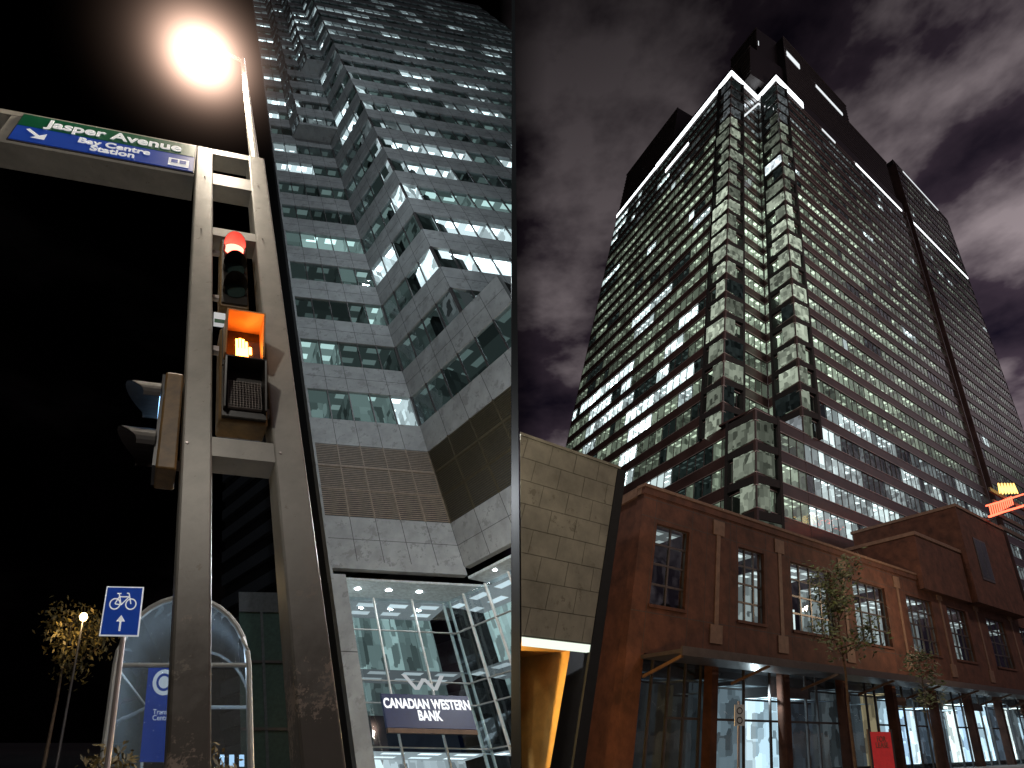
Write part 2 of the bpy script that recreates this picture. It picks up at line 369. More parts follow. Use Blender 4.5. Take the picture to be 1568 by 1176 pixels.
for wi,(a,b_,n) in enumerate(wins):
    for i in range(n+1):
        x=a+(b_-a)*i/n; hw=.06
        fbox(bk,"window_frames",fE1,max(a,x-hw),min(b_,x+hw),-.18,-.28,7.15,11.2,M_mull)
    for j in range(5):
        z=7.15+4.05*j/4; fbox(bk,"window_frames",fE1,a,b_,-.185,-.275,max(7.15,z-.05),min(11.2,z+.05),M_mull)
    fbox(bk,"sills",fE1,a-.1,b_+.1,.08,0,7.0,7.15,M_brick)
    bk.face("window_glass",[fE1(a,-.23,7.15),fE1(b_,-.23,7.15),fE1(b_,-.23,11.2),fE1(a,-.23,11.2)],M_glR)
    L=mul(CW,(.2,.6,.5,.4,.6,.2,.4,.3)[wi])
    bk.face("lit_rooms",[fE1(a,-.6,11.15),fE1(b_,-.6,11.15),fE1(b_,-4,11.15),fE1(a,-4,11.15)],M_room_c,L,[(a,0),(b_,0),(b_,4),(a,4)])
    bk.face("lit_rooms",[fE1(a,-4,7),fE1(b_,-4,7),fE1(b_,-4,11.2),fE1(a,-4,11.2)],M_room_w,L,[(a,0),(b_,0),(b_,4),(a,4)])
    if wi in (1,4,2):
        x=a+(b_-a)*.35; bk.face("lit_rooms",[fE1(a+.1,-.9,7.2),fE1(x,-.9,7.2),fE1(x,-.9,8.6),fE1(a+.1,-.9,8.6)],M_room_w,mul(CW,1.6),[(0,0),(.1,0),(.1,.1),(0,.1)])
for x in (6.3,12.4,20.0,28.2,35.8,43.5,52):
    fbox(bk,"stone_accents",fE1,x-.5,x+.5,.06,0,11.5,12.35,M_cream)
    fbox(bk,"stone_accents",fE1,x-.5,x+.5,.06,0,5.8,6.7,M_cream)
    fbox(bk,"stone_accents",fE1,x-.17,x+.17,.04,0,6.7,11.5,M_cream)
fbox(bk,"cornice",fE1,-.14,75,.14,-.5,12.98,13.14,M_cream)
fbox(bk,"cornice",fE1,-.08,75,.08,-.5,12.6,12.98,M_brick)
fbox(bk,"walls",fE2,.5,30,0,-.5,0,12.6,M_brick)
fbox(bk,"cornice",fE2,.14,30,.14,-.5,12.6,13.13,M_cream)
fbox(bk,"roof",fE1,.5,75,-.5,-20,12.3,12.5,M_dark)
for a,b_,z1,dd in ((32,42,16.3,.5),(41.5,54,20.8,1.0)):
    fbox(bk,"raised_blocks",fE1,a,b_,dd,-9,11.9,z1,M_brick)
    fbox(bk,"raised_blocks",fE1,a-.1,b_+.1,dd+.1,-9.2,z1,z1+.3,M_cream)
fbox(bk,"raised_windows",fE1,44,47,1.06,1.0,14.2,18.2,M_mull)
for i in range(2):
    fbox(bk,"raised_windows",fE1,44.15+i*1.4,45.4+i*1.4,1.09,1.05,14.4,18,M_glR)
fbox(bk,"piers",fE1,0,1.1,.05,-.5,0,5.0,M_brick)
x=6.5
while x<74:
    fbox(bk,"piers",fE1,x,x+.5,-.3,-.8,0,5,M_brick); x+=6.4
fbox(bk,"canopy",fE1,.9,72,2.4,0,4.75,4.9,M_mull)
fbox(bk,"canopy",fE1,.9,72,2.5,2.4,4.65,5.0,M_mull)
x=1.2
while x<70:
    bk.hexa("canopy_brackets",[fE1(x,0,4.0),fE1(x+.12,0,4.0),fE1(x+.12,2.2,4.62),fE1(x,2.2,4.62)],[fE1(x,0,4.12),fE1(x+.12,0,4.12),fE1(x+.12,2.2,4.74),fE1(x,2.2,4.74)],M_cream); x+=6.4
x=1.1; k=0
while x<73:
    w=random.choice((1.2,1.6,2.4)); lv=random.choice((.02,.05,.08,.2,.5,.3)) if x>7.5 else .02
    if 11<x<14.5: lv=1.7
    if x>26: lv=random.choice((.2,.7,1.4,2.4))
    col=mul(random.choice((CW,(.6,.8,1),(.7,.85,1),(.5,.7,1),WW)),max(lv,.01)); z1=random.choice((3.6,4.1,4.3))
    bk.face("shop_interior",[fE1(x,-2.6,.3),fE1(x+w,-2.6,.3),fE1(x+w,-2.6,z1),fE1(x,-2.6,z1)],M_room_w,col,[(x,0),(x+w,0),(x+w,4),(x,4)])
    bk.face("shop_interior",[fE1(x,-.9,z1+.1),fE1(x+w,-.9,z1+.1),fE1(x+w,-2.6,z1+.1),fE1(x,-2.6,z1+.1)],M_room_c,mul(col,.9),[(x,0),(x+w,0),(x+w,2),(x,2)])
    fbox(bk,"shop_mullions",fE1,x-.05,x+.05,-.8,-.92,0,5,M_mull)
    if random.random()<.5: fbox(bk,"shop_mullions",fE1,x,x+w,-.8,-.92,2.5,2.6,M_mull)
    if random.random()<.3: fbox(bk,"shop_signs",fE1,x+.1,x+w-.1,-.6,-.7,3.7,4.2,random.choice((M_strip2,M_mull,M_cream)) if x>20 else M_mull)
    x+=w; k+=1
bk.face("shop_glass",[fE1(1.1,-.86,0),fE1(75,-.86,0),fE1(75,-.86,5),fE1(1.1,-.86,5)],M_glR)
fbox(bk,"shop_backwall",fE1,1.1,75,-2.7,-3,0,5,M_dark)
fbox(bk,"shop_soffit",fE1,1.1,75,-.5,-3,5.0,5.15,M_dark)
bk.build()

# neon sign far right
M_neon=emis("neon_red",(1,.12,.06),4); M_neon2=emis("neon_amber",(1,.6,.15),3)
ne=B("neon_sign",MR,cut=1)
fN=F(fE1(49,1.5,0)[:2],d1)
ne.tube("tubes",[fN(0,0,21.2),fN(5,0,22.8),fN(20,0,27.4)],.12,M_neon); ne.tube("tubes",[fN(0,0,22.4),fN(5,0,24.0),fN(20,0,28.9)],.09,M_neon)
for i in range(12): ne.tube("tubes",[fN(.8+i*.8,0,21.5+.29*i),fN(1.0+i*.8,0,22.6+.29*i)],.06,M_neon)
for i in range(6): ne.tube("tubes",[fN(6+i*1.2,0,25.3+.3*i),fN(6.5+i*1.2,0,26.6+.3*i),fN(7+i*1.2,0,25.4+.3*i)],.08,M_neon2)
ne.tube("bracket",[fN(1,-4,21),fN(1,-.1,21.4)],.12,M_mull); ne.tube("bracket",[fN(9,-4,23),fN(9,-.1,24)],.12,M_mull)
for z in (21,22.5,24,25.5): fbox(ne,"backing_slats",fN,5,24,-.5,-.7,z,z+.5,M_louvd)
ne.build()

# =================================================================== RIGHT: concrete building with lit underpass
pk=B("concrete_parkade",MR,cut=1)
Po=(1.45,14); fP=F(Po,d1); fP2=F(Po,d2)
fbox(pk,"backing",fP,-7,-.02,-.012,-.3,3.57,8.3,M_cjoint)
zc=3.6; rowi=0
while zc<8.25:
    x=-7.2+(rowi%2)*.43
    while x<-.05:
        fbox(pk,"panels",fP,x+.006,min(x+.85,-.03),.0+random.uniform(-.003,.003),-.06,zc+.006,min(zc+.58,8.3),M_conc); x+=.86
    zc+=.59; rowi+=1
fbox(pk,"coping",fP,-7.2,.06,.04,-.35,8.3,8.38,M_conc)
fbox(pk,"side_wall",fP2,0,12,0,-.3,0,8.3,M_dark)  # side in shadow, its shade put into the near-black colour
fbox(pk,"fascia_light",fP,-7,-.05,.02,-.1,3.40,3.56,emis("fascia_light",(.9,1,.85),1.1))
fbox(pk,"underpass_soffit",fP,-7,-.3,-.1,-6,3.44,3.54,M_ochre)
pts=[]
for i in range(15):
    t=i/14*math.pi/2
    pts.append((-3.6+3.2*math.sin(t), -4.2+3.9*(1-math.cos(t))))
for i in range(14):
    a,b_=pts[i],pts[i+1]
    pk.face("curved_wall",[fP(a[0],a[1],0),fP(b_[0],b_[1],0),fP(b_[0],b_[1],3.45),fP(a[0],a[1],3.45)],M_ochre,smooth=True)
fbox(pk,"underpass_back",fP,-8,-3.5,-4.25,-4.4,0,3.45,M_ochre)
pk.build()

# =================================================================== RIGHT: street furniture
rs=B("parking_sign",MR)
rs.tube("post",[(5.8,16,0),(5.8,16,2.5)],.03,M_trim)
fS=F((5.8,15.95),(1,0)); fbox(rs,"plate",fS,-.13,.13,.02,0,1.95,2.42,M_white)
M_ink=mat("black_ink",(.02,.02,.02),.5,bump=0)
for a in range(16):
    t0,t1=a/16*2*math.pi,(a+1)/16*2*math.pi
    for zc2 in (2.28,2.07): rs.face("symbols",[fS(.08*math.cos(t0),.024,zc2+.08*math.sin(t0)),fS(.08*math.cos(t1),.024,zc2+.08*math.sin(t1)),fS(.055*math.cos(t1),.024,zc2+.055*math.sin(t1)),fS(.055*math.cos(t0),.024,zc2+.055*math.sin(t0))],M_ink)
rs.build()
M_red=mat("red_sign_paint",(.4,.03,.03),.5,emit=(.6,.03,.03),es=.3,bump=0)
rd=B("leasing_sign",MR); fS=F((11.8,20),(.95,.3)); fbox(rd,"board",fS,-.42,.42,.03,-.02,.55,1.88,M_red)
fbox(rd,"posts",fS,-.5,-.42,.03,-.03,0,1.95,M_mull); fbox(rd,"posts",fS,.42,.5,.03,-.03,0,1.95,M_mull)
text(rd,"FOR\nLEASE",fS,0,.035,1.6,.2,M_cream,bold=.002); rd.build()

def leafmat(name,a,b_):
    m,nt,o=newmat(name); N=nt.nodes; K=nt.links
    b=N.new("ShaderNodeBsdfPrincipled"); K.new(b.outputs[0],o.inputs[0]); b.inputs["Roughness"].default_value=.6
    g=N.new("ShaderNodeNewGeometry"); r=N.new("ShaderNodeValToRGB"); r.color_ramp.elements[0].color=(*a,1); r.color_ramp.elements[1].color=(*b_,1)
    K.new(g.outputs["Random Per Island"],r.inputs[0]); K.new(r.outputs[0],b.inputs["Base Color"])
    return m
M_leaf=leafmat("leaves_green",(.03,.05,.012),(.08,.11,.03)); M_leafy=leafmat("leaves_yellow",(.03,.027,.008),(.16,.11,.022))
M_bark=mat("bark",(.09,.06,.04),.9,0,.4,9,.5)
def tree(name,M,base,h,cr,cz0,nleaf,ml,ls,cut=None,trunk=.06,seed=1):
    rnd=random.Random(seed); t=B(name,M,cut)
    bx,by,bz=base; lean=rnd.uniform(-.2,.2)
    pts=[(bx+lean*i/6+rnd.uniform(-.04,.04),by+rnd.uniform(-.04,.04),bz+h*.92*i/6) for i in range(7)]
    t.tube("trunk",pts,trunk,M_bark,8,trunk*.25)
    ends=[]
    for i in range(14):
        z=cz0+(h-cz0)*rnd.random()**.8*.85; f_=(z-bz)/(h*.92); cxp=bx+lean*f_
        an=rnd.uniform(0,6.28); rr=cr*rnd.uniform(.5,1)*(1-.55*max(0,(z-cz0)/(h-cz0)))
        e=(cxp+rr*math.cos(an),by+rr*math.sin(an),z+rr*rnd.uniform(.2,.7)); mid=((cxp+e[0])/2,(by+e[1])/2,z+(e[2]-z)*.35)
        t.tube("limbs",[(cxp,by,z),mid,e],trunk*.35,M_bark,5,trunk*.08); ends+= [e,mid,e]
    for i in range(nleaf):
        e=rnd.choice(ends); q=Vector((e[0]+rnd.gauss(0,cr*.17),e[1]+rnd.gauss(0,cr*.17),e[2]+rnd.gauss(0,cr*.2)))
        a=Vector((rnd.gauss(0,1),rnd.gauss(0,1),rnd.gauss(0,1))).normalized(); b_=a.orthogonal().normalized(); l=ls*rnd.uniform(.6,1.3)
        t.face("leaves",[q-a*l,q+b_*l*.45,q+a*l,q-b_*l*.45],ml)
    return t.build()
tree("street_tree",MR,(13.1,24,0),8.6,1.5,3.6,1500,M_leaf,.12,1,.07,3)
tree("street_tree",MR,(20.2,30,0),5.6,1.1,3.0,600,M_leaf,.11,1,.06,5)

# =================================================================== LEFT: bank office tower
lt=B("bank_office_tower",ML,cut=-1)
Vx=(9.48,22); f1=F(Vx,(.99,.13)); f2=F(Vx,(.425,-.905)); O2=(9.48+.425*5.06,22-.905*5.06); f3=F(O2,(.985,.155))
def lrows(n): return [(18.6+4.1*i,18.6+4.1*i+2.1,18.6+4.1*(i+1)) for i in range(n)]
fl=lrows(24)
def ll1(s,z,k):
    q=random.random()
    if k==0: return mul(TE,random.uniform(.2,.4)) if s<-2.2 else mul(CW,1.8)
    if k<7 and q<.4: return mul(TE,random.choice((.3,.6,1.2)))
    if k>=7 and q<.4: return mul(CW,random.choice((.4,1.2,2.6)))
    return mul(TE,random.uniform(.03,.13))
def ll2(s,z,k):
    q=random.random()
    if k in (2,3) and q<.75: return mul(CW,2.8)
    if k in (0,1) and q<.3: return mul(CW,1.2)
    if k>5 and q<.35: return mul(CW,2.2)
    return mul(TE,random.uniform(.03,.16))
def ll3(s,z,k):
    q=random.random()
    if k==1: return mul(CW,4)
    if k==3: return mul(CW,3.5) if s<2.6 else mul(TE,.6)
    if k==2: return mul(CW,2.6) if q<.5 else mul(TE,.2)
    if k==0: return mul(CW,random.choice((.1,.2,2.6)))
    if k in (4,5) and q<.6: return mul(CW,random.choice((1.6,2.8)))
    if q<.35: return mul(CW,random.choice((.4,1.4,2.4)))
    return mul(TE,random.uniform(.03,.15))
facade(lt,f1,-6.05,0,fl,1.21,ll1,M_panel,M_mull,M_glL,depth=2.4,muw=.06,joints=1)
facade(lt,f2,0,5.06,fl[1:],1.26,ll2,M_panel,M_mull,M_glL,depth=2.2,muw=.06,joints=1)
facade(lt,f2,0,7.6,fl[:1],1.26,ll2,M_panel,M_mull,M_glL,depth=2.2,muw=.06,joints=1)
facade(lt,f3,0,34,fl[1:],1.3,ll3,M_panel,M_mull,M_glL,depth=2.2,muw=.06,joints=1,rooms=(1,2,3))
for (sa,out_,k0) in ((-3.9,1.5,9),(-2.2,3.0,13)):
    g1=F(f1(sa,0,0)[:2],f2.d); oc=g1(out_,0,0)[:2]; g2=F(oc,f1.d); fr=fl[k0:]
    lf=lambda s,z,k: mul(CW,random.choice((.05,.1,.4,2.8)))
    facade(lt,g1,0,out_,fr,.75,lf,M_panel,M_mull,M_glL,depth=.8,muw=.05,joints=1)
    facade(lt,g2,0,-sa,fr,1.1,lf,M_panel,M_mull,M_glL,depth=.8,muw=.05,joints=1)
    z=fr[0][0]
    lt.hexa("bay_underside",[(*f1(sa,0,0)[:2],z-.5),(*oc,z-.5),(*g2(-sa,0,0)[:2],z-.5),(*f1(0,0,0)[:2],z-.5)],[(*f1(sa,0,0)[:2],z-.01),(*oc,z-.01),(*g2(-sa,0,0)[:2],z-.01),(*f1(0,0,0)[:2],z-.01)],M_panel)
for f,a,b_ in ((f1,-6.05,0),(f2,0,7.6)):
    fbox(lt,"sill_band",f,a,b_,0,-.3,16.95,18.6,M_panel)
    n=5
    for i in range(1,n): 
        x=a+(b_-a)*i/n; fbox(lt,"panel_joints",f,x-.012,x+.012,.003,0,16.95,18.6,M_joint)
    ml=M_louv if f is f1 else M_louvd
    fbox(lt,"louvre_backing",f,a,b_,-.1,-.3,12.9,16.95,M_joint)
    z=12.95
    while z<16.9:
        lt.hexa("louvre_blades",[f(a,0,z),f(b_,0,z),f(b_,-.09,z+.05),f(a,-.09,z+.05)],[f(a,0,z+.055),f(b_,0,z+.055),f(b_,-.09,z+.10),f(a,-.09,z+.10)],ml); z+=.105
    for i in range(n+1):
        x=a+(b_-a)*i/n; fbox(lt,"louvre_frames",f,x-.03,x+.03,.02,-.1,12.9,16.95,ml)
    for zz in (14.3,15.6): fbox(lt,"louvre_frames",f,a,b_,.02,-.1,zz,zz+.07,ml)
    fbox(lt,"base_band",f,a,b_,0,-.3,10.8,12.9,M_panel)
    for i in range(n+1):
        x=a+(b_-a)*i/n; fbox(lt,"panel_joints",f,x-.012,x+.012,.003,0,10.8,12.9,M_joint)
    fbox(lt,"panel_joints",f,a,b_,.0035,0,11.8,11.82,M_joint)
fbox(lt,"overhang_soffit",f3,0,34,0,-2,22.3,22.68,M_panel)
fbox(lt,"corner_pilaster",f1,-6.12,-6.0,.06,-.5,10.0,118,M_panel)
g=F(f1(-6.12,0,0)[:2],(-.13,.99)); fbox(lt,"side_wall",g,.5,6,-.0,-.3,0,118,M_dark)
fbox(lt,"portal_column",f1,-6.1,-5.45,0,-2.2,-3,10.2,M_panel)
fbox(lt,"portal_column",f1,-5.45,-5.40,-.3,-2.2,-3,10.2,M_white)
fbox(lt,"portal_lintel",f1,-6.1,0,.04,-.3,10.45,10.79,M_panel)
for z in (7.2,3.6): fbox(lt,"panel_joints",f1,-6.1,-5.45,.004,0,z,z+.03,M_joint)
M_soff=mat("white_soffit",(.65,.72,.74),.5,bump=0)
fbox(lt,"entrance_soffit",f1,-5.4,3,-.3,-3,10.1,10.2,M_soff)
M_down=emis("downlight",(.9,.97,1),150,True)
def disc(b,p,f,sc,dc,z,r,m,n=10):
    b.face(p,[f(sc+r*math.cos(2*math.pi*i/n),dc+r*math.sin(2*math.pi*i/n),z) for i in range(n)],m)
for sc in (-4.6,-3.2,-1.8): disc(lt,"downlights",f1,sc,-1.2,10.09,.12,M_down)
M_glE=glass("entrance_glass",(.8,.92,.95),.08,.01)
for f,a,b_,dd in ((f1,-5.4,0,-2.2),(f2,-2.4,7,-.6)):
    n=3 if f is f1 else 7
    lt.face("entrance_glass",[f(a,dd,0),f(b_,dd,0),f(b_,dd,10.1),f(a,dd,10.1)],M_glE)
    for i in range(n+1):
        x=a+(b_-a)*i/n; fbox(lt,"entrance_mullions",f,x-.03,x+.03,dd+.08,dd-.05,-3,10.1,M_white)
    for z in (8.7,6.75,5.95,4.5,3.0): fbox(lt,"entrance_mullions",f,a,b_,dd+.06,dd-.04,z,z+.04,M_frame)
    for k,(z0,z1,Lv) in enumerate(((7.3,10,.5),(5.95,7.2,.3),(.5,4.4,1.0))):
        nn=6
        for i in range(nn):
            xa=a+(b_-a)*i/nn; xb=a+(b_-a)*(i+1)/nn; Lq=mul(TE if k<2 else CW,Lv*random.uniform(.4,1.7))
            lt.face("lobby",[f(xa,dd-2.4,z0),f(xb,dd-2.4,z0),f(xb,dd-2.4,z1),f(xa,dd-2.4,z1)],M_room_w,Lq,[(xa*2,z0),(xb*2,z0),(xb*2,z1),(xa*2,z1)])
        lt.face("lobby",[f(a,dd-.1,z1),f(b_,dd-.1,z1),f(b_,dd-2.4,z1),f(a,dd-2.4,z1)],M_room_c,mul(CW,Lv*.8),[(a,0),(b_,0),(b_,2.4),(a,2.4)])
    fbox(lt,"lobby_back",f,a,b_,dd-2.5,dd-2.7,-3,10.1,M_dark)
fbox(lt,"entrance_soffit",f2,0,7,-.02,-3,10.3,10.4,M_soff)
for sc in (1.2,2.8,4.2): disc(lt,"downlights",f2,sc,-.35,10.29,.08,M_down)
lt.build()
pw=B("divider_slab")  # added black slab dividing the two halves, no real wall of the tower
pw.hexa("wall",[(-.02,14,-2),(.2,14,-2),(.2,60,-2),(-.02,60,-2)],[(-.02,14,140),(.2,14,140),(.2,60,140),(-.02,60,140)],M_divider); pw.build()

# bank sign
M_navy=mat("navy_sign",(.008,.012,.05),.4,bump=0,emit=(.01,.03,.14),es=.2)
M_let=emis("white_letters",(.95,.98,1),1.3); M_logo=emis("grey_logo",(.8,.85,.88),.55)
bs=B("bank_sign",ML,cut=-1); fb=f1
fbox(bs,"panel",fb,-4.8,-1.5,.0,-.18,4.82,5.85,M_navy); fbox(bs,"gold_line",fb,-4.8,-1.5,.01,-.18,4.66,4.80,M_cream)
text(bs,"CANADIAN WESTERN\nBANK",fb,-3.15,.02,5.36,.42,M_let,bold=.014,sx=.78,line=.85)
zt0,zt1=6.0,6.5
xs=[-3.9,-3.5,-3.15,-2.8,-2.4]; zs=[zt1,zt0,zt1-.12,zt0,zt1]
for i in range(4):
    bs.face("logo",[fb(xs[i],.02,zs[i]),fb(xs[i]+.17,.02,zs[i]),fb(xs[i+1]+.17,.02,zs[i+1]),fb(xs[i+1],.02,zs[i+1])],M_logo)
fb2=F(f2(1.0,.05,0)[:2],f2.d)
fbox(bs,"side_panel",fb2,-.6,2.6,.02,-.1,4.8,5.6,M_navy); text(bs,"WESTERN BANK",fb2,1.0,.04,5.25,.36,M_let,bold=.01,sx=.7)
bs.build()

# low buildings behind the signal column
M_dimg2=mat("dim_grey",(.10,.11,.12),.8)
lb=B("striped_office_block",ML); g=F((-3.2,60),(.55,-.83))
for i in range(14): fbox(lb,"bands",g,0,30,0,-1,2+2.8*i,3.3+2.8*i,M_dimg2)
fbox(lb,"body",g,0,30,-.5,-8,0,41,M_dark); lb.build()
lw=B("low_retail_building",ML); g=F((-.6,30),(1,.05))
fbox(lw,"parapet",g,0,7,0,-.4,11.6,12.7,M_dimg2); fbox(lw,"wall",g,0,7,-.1,-.4,-6,11.6,mat("green_tile",(.04,.08,.065),.5))
for x in (1.2,2.6,4.0,5.4): fbox(lw,"pilasters",g,x,x+.15,0,-.1,-6,11.6,M_dimg2)
for z in (3,6,9): fbox(lw,"pilasters",g,0,7,.0,-.1,z,z+.12,M_mull)
lw.build()

# =================================================================== LEFT: signal gantry column
gp=B("signal_gantry",ML); fg=F((0,2.6),(.983,.186)); DP=-.20
def taper(p,a0,a1,b0,b1,z0,z1,m=M_pole,d0=0,d1=DP):
    gp.hexa(p,[fg(a0,d0,z0),fg(a1,d0,z0),fg(a1,d1,z0),fg(a0,d1,z0)],[fg(b0,d0,z1),fg(b1,d0,z1),fg(b1,d1,z1),fg(b0,d1,z1)],m)
taper("leg_1",-.275,-.10,-.475,-.285,-2,7.63)
taper("leg_2",.25,.45,.13,.32,-2,7.63)
def inner(z): t=(z+2)/9.63; return (-.10-.185*t-.002, .25-.12*t+.002)
for i,(z0,z1) in enumerate(((3.36,3.50),(5.80,5.93),(6.78,7.02),(7.50,7.625))):
    a0,a1=inner(z0); b0,b1=inner(z1)
    taper("crossbar_%d"%(i+1),a0,a1,b0,b1,z0,z1,d0=-.004,d1=DP+.004)
fbox(gp,"arm_chord_top",fg,-6,-.478,-.002,-.28,7.52,7.63,M_pole)
fbox(gp,"arm_chord_bottom",fg,-6,-.475,-.002,-.28,6.86,6.96,M_pole)
for x in (-.58,-2.42,-4.4): fbox(gp,"arm_posts",fg,x-.07,x+.07,-.004,-.276,6.96,7.52,M_pole)
for z in (3.43,5.86,6.9):
    for x in (-.36,.22):
        gp.tube("bolts",[fg(x,0,z),fg(x,.008,z)],.008,M_trim,6)
M_mast=mat("white_mast_paint",(.7,.68,.62),.4,0,.08,8,.02)
gp.tube("lamp_mast",[fg(.23,-.1,7.6),fg(.19,-.1,9.6),fg(.155,-.1,11.6)],.06,M_mast,12,.038)
gp.build(bevel={"leg_1":.012,"leg_2":.012})
sl=B("street_lamp",ML)
Lp=Vector((-.476,2.3,10.2))
top=Vector(fg(.155,-.1,11.5))
sl.tube("arm",[top,top+Vector((-.25,-.1,.05)),Lp+Vector((.1,0,.45)),Lp+Vector((0,0,.2))],.03,M_mast,8)
def lathe(b,p,cen,prof,m,n=20):
    rings=[[(cen[0]+r*math.cos(2*math.pi*k/n),cen[1]+r*math.sin(2*math.pi*k/n),cen[2]+z) for k in range(n)] for r,z in prof]
    for i in range(len(rings)-1):
        for k in range(n): b.face(p,[rings[i][k],rings[i][(k+1)%n],rings[i+1][(k+1)%n],rings[i+1][k]],m,smooth=True)
M_lamp=emis("lamp_bowl",(1,.93,.8),60)
lathe(sl,"bowl",Lp,[(.001,-.2),(.14,-.18),(.25,-.08),(.28,.02),(.25,.08)],M_lamp)
lathe(sl,"housing",Lp,[(.29,.05),(.24,.16),(.08,.24),(.001,.26)],M_mast)
m,nt,o=newmat("lamp_glow_volume"); N=nt.nodes; K=nt.links  # emission volume painting the glow around the lamp, no fog in the air
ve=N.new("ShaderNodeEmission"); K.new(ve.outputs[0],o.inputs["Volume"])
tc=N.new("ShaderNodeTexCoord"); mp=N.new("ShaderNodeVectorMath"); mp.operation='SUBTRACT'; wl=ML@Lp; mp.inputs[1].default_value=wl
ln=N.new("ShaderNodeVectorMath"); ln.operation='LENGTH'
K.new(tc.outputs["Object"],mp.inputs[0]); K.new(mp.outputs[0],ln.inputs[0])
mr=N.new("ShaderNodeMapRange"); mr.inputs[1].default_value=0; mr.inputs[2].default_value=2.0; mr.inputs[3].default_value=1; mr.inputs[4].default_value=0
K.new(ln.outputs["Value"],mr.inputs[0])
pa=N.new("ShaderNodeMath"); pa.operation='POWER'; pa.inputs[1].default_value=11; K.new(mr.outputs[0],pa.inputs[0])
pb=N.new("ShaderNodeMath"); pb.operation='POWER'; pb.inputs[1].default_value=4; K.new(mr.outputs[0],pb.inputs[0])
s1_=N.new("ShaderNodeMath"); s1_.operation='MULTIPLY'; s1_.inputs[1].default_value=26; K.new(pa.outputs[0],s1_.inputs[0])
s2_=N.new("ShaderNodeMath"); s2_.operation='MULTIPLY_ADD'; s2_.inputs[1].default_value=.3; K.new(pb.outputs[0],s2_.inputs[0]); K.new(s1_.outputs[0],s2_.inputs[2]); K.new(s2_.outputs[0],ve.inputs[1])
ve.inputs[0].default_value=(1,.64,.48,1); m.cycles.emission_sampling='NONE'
bm=bmesh.new(); bmesh.ops.create_icosphere(bm,subdivisions=3,radius=2.0); me=bpy.data.meshes.new("lamp_glow"); bm.to_mesh(me); bm.free(); me.transform(Matrix.Translation(wl)); me.materials.append(m)
sle=sl.build(); ho=bpy.data.objects.new("lamp_glow",me); scene.collection.objects.link(ho); ho.parent=sle; ho.matrix_parent_inverse=Matrix.Translation(-sle.location)

# street name sign
M_green=mat("sign_green",(.0,.09,.035),.4,0,.08,5,0,emit=(0,.2,.08),es=.05); M_blue=mat("sign_blue",(.01,.05,.33),.4,0,.08,5,0,emit=(.01,.06,.4),es=.22)
M_sw=mat("sign_white",(.8,.8,.8),.4,0,.03,5,0,emit=(.8,.85,.9),es=.35)
sn=B("street_name_sign",ML)
fbox(sn,"green_panel",fg,-2.36,-.49,.02,-.03,7.27,7.555,M_green); fbox(sn,"blue_panel",fg,-2.36,-.49,.018,-.03,6.93,7.268,M_blue)
fbox(sn,"rim",fg,-2.375,-.475,.01,-.035,6.915,7.57,M_mull)
text(sn,"Jasper Avenue",fg,-1.36,.022,7.41,.25,M_sw,bold=.006,sx=1.0)
text(sn,"Bay Centre\nStation",fg,-1.34,.02,7.10,.165,M_sw,bold=.004,sx=1.0)
sn.face("lettering",[fg(-2.25,.022,7.19),fg(-2.22,.022,7.22),fg(-2.08,.022,7.08),fg(-2.11,.022,7.05)],M_sw)
sn.face("lettering",[fg(-2.03,.022,7.02),fg(-2.03,.022,7.16),fg(-2.17,.022,7.02)],M_sw)
fbox(sn,"train_symbol",fg,-.76,-.54,.022,.018,6.98,7.15,M_sw); fbox(sn,"train_symbol",fg,-.73,-.66,.025,.022,7.05,7.12,M_blue); fbox(sn,"train_symbol",fg,-.64,-.57,.025,.022,7.05,7.12,M_blue)
sn.build()

def hood(b,p,f,sc,zc,r,l,m,n=18,d0=.0,cut=.55,drop=.0):
    """cut-away tunnel visor projecting outward"""
    for i in range(n):
        t0=-cut+ (math.pi+2*cut)*i/n; t1=-cut+(math.pi+2*cut)*(i+1)/n
        def ll(t): return l*(.45+.55*max(0,math.sin(t)))
        for rr in (r,r*.95):
            b.face(p,[f(sc+rr*math.cos(t0),d0,zc+rr*math.sin(t0)),f(sc+rr*math.cos(t1),d0,zc+rr*math.sin(t1)),f(sc+rr*math.cos(t1),d0+ll(t1),zc+rr*math.sin(t1)-drop),f(sc+rr*math.cos(t0),d0+ll(t0),zc+rr*math.sin(t0)-drop)],m,smooth=True)
def lens(b,p,f,sc,zc,r,d,m,n=20):
    b.face(p,[f(sc+r*math.cos(2*math.pi*i/n),d,zc+r*math.sin(2*math.pi*i/n)) for i in range(n)],m)
M_redl=emis("red_lens",(1,.12,.08),10,True); M_orl=emis("orange_hand",(1,.26,.03),30,True)
M_dimg=mat("dim_lens",(.03,.05,.045),.15,bump=0)
M_redglow=mat("visor_red_glow",(.55,.25,.22),.4,emit=(.9,.10,.08),es=.15,bump=0)  # glow of the red lens put into this visor's colour and emission
tl=B("traffic_light",ML)
fbox(tl,"housing",fg,-.175,.065,-.02,-.16,4.82,5.76,M_tan); fbox(tl,"housing_face",fg,-.16,.05,-.0,-.02,4.84,5.74,M_black)
for i,zc in enumerate((5.60,5.30,5.00)):
    hood(tl,"visors",fg,-.055,zc,.10,.13,M_redglow if i==0 else M_black); lens(tl,"lenses",fg,-.055,zc,.092,.004+.001*i,M_redl if i==0 else M_dimg)
fbox(tl,"brackets",fg,-.26,-.175,-.06,-.10,5.6,5.64,M_trim); fbox(tl,"brackets",fg,-.25,-.175,-.06,-.10,4.95,4.99,M_trim)
tl.build(bevel={"housing":.012})
ps=B("pedestrian_signal",ML)
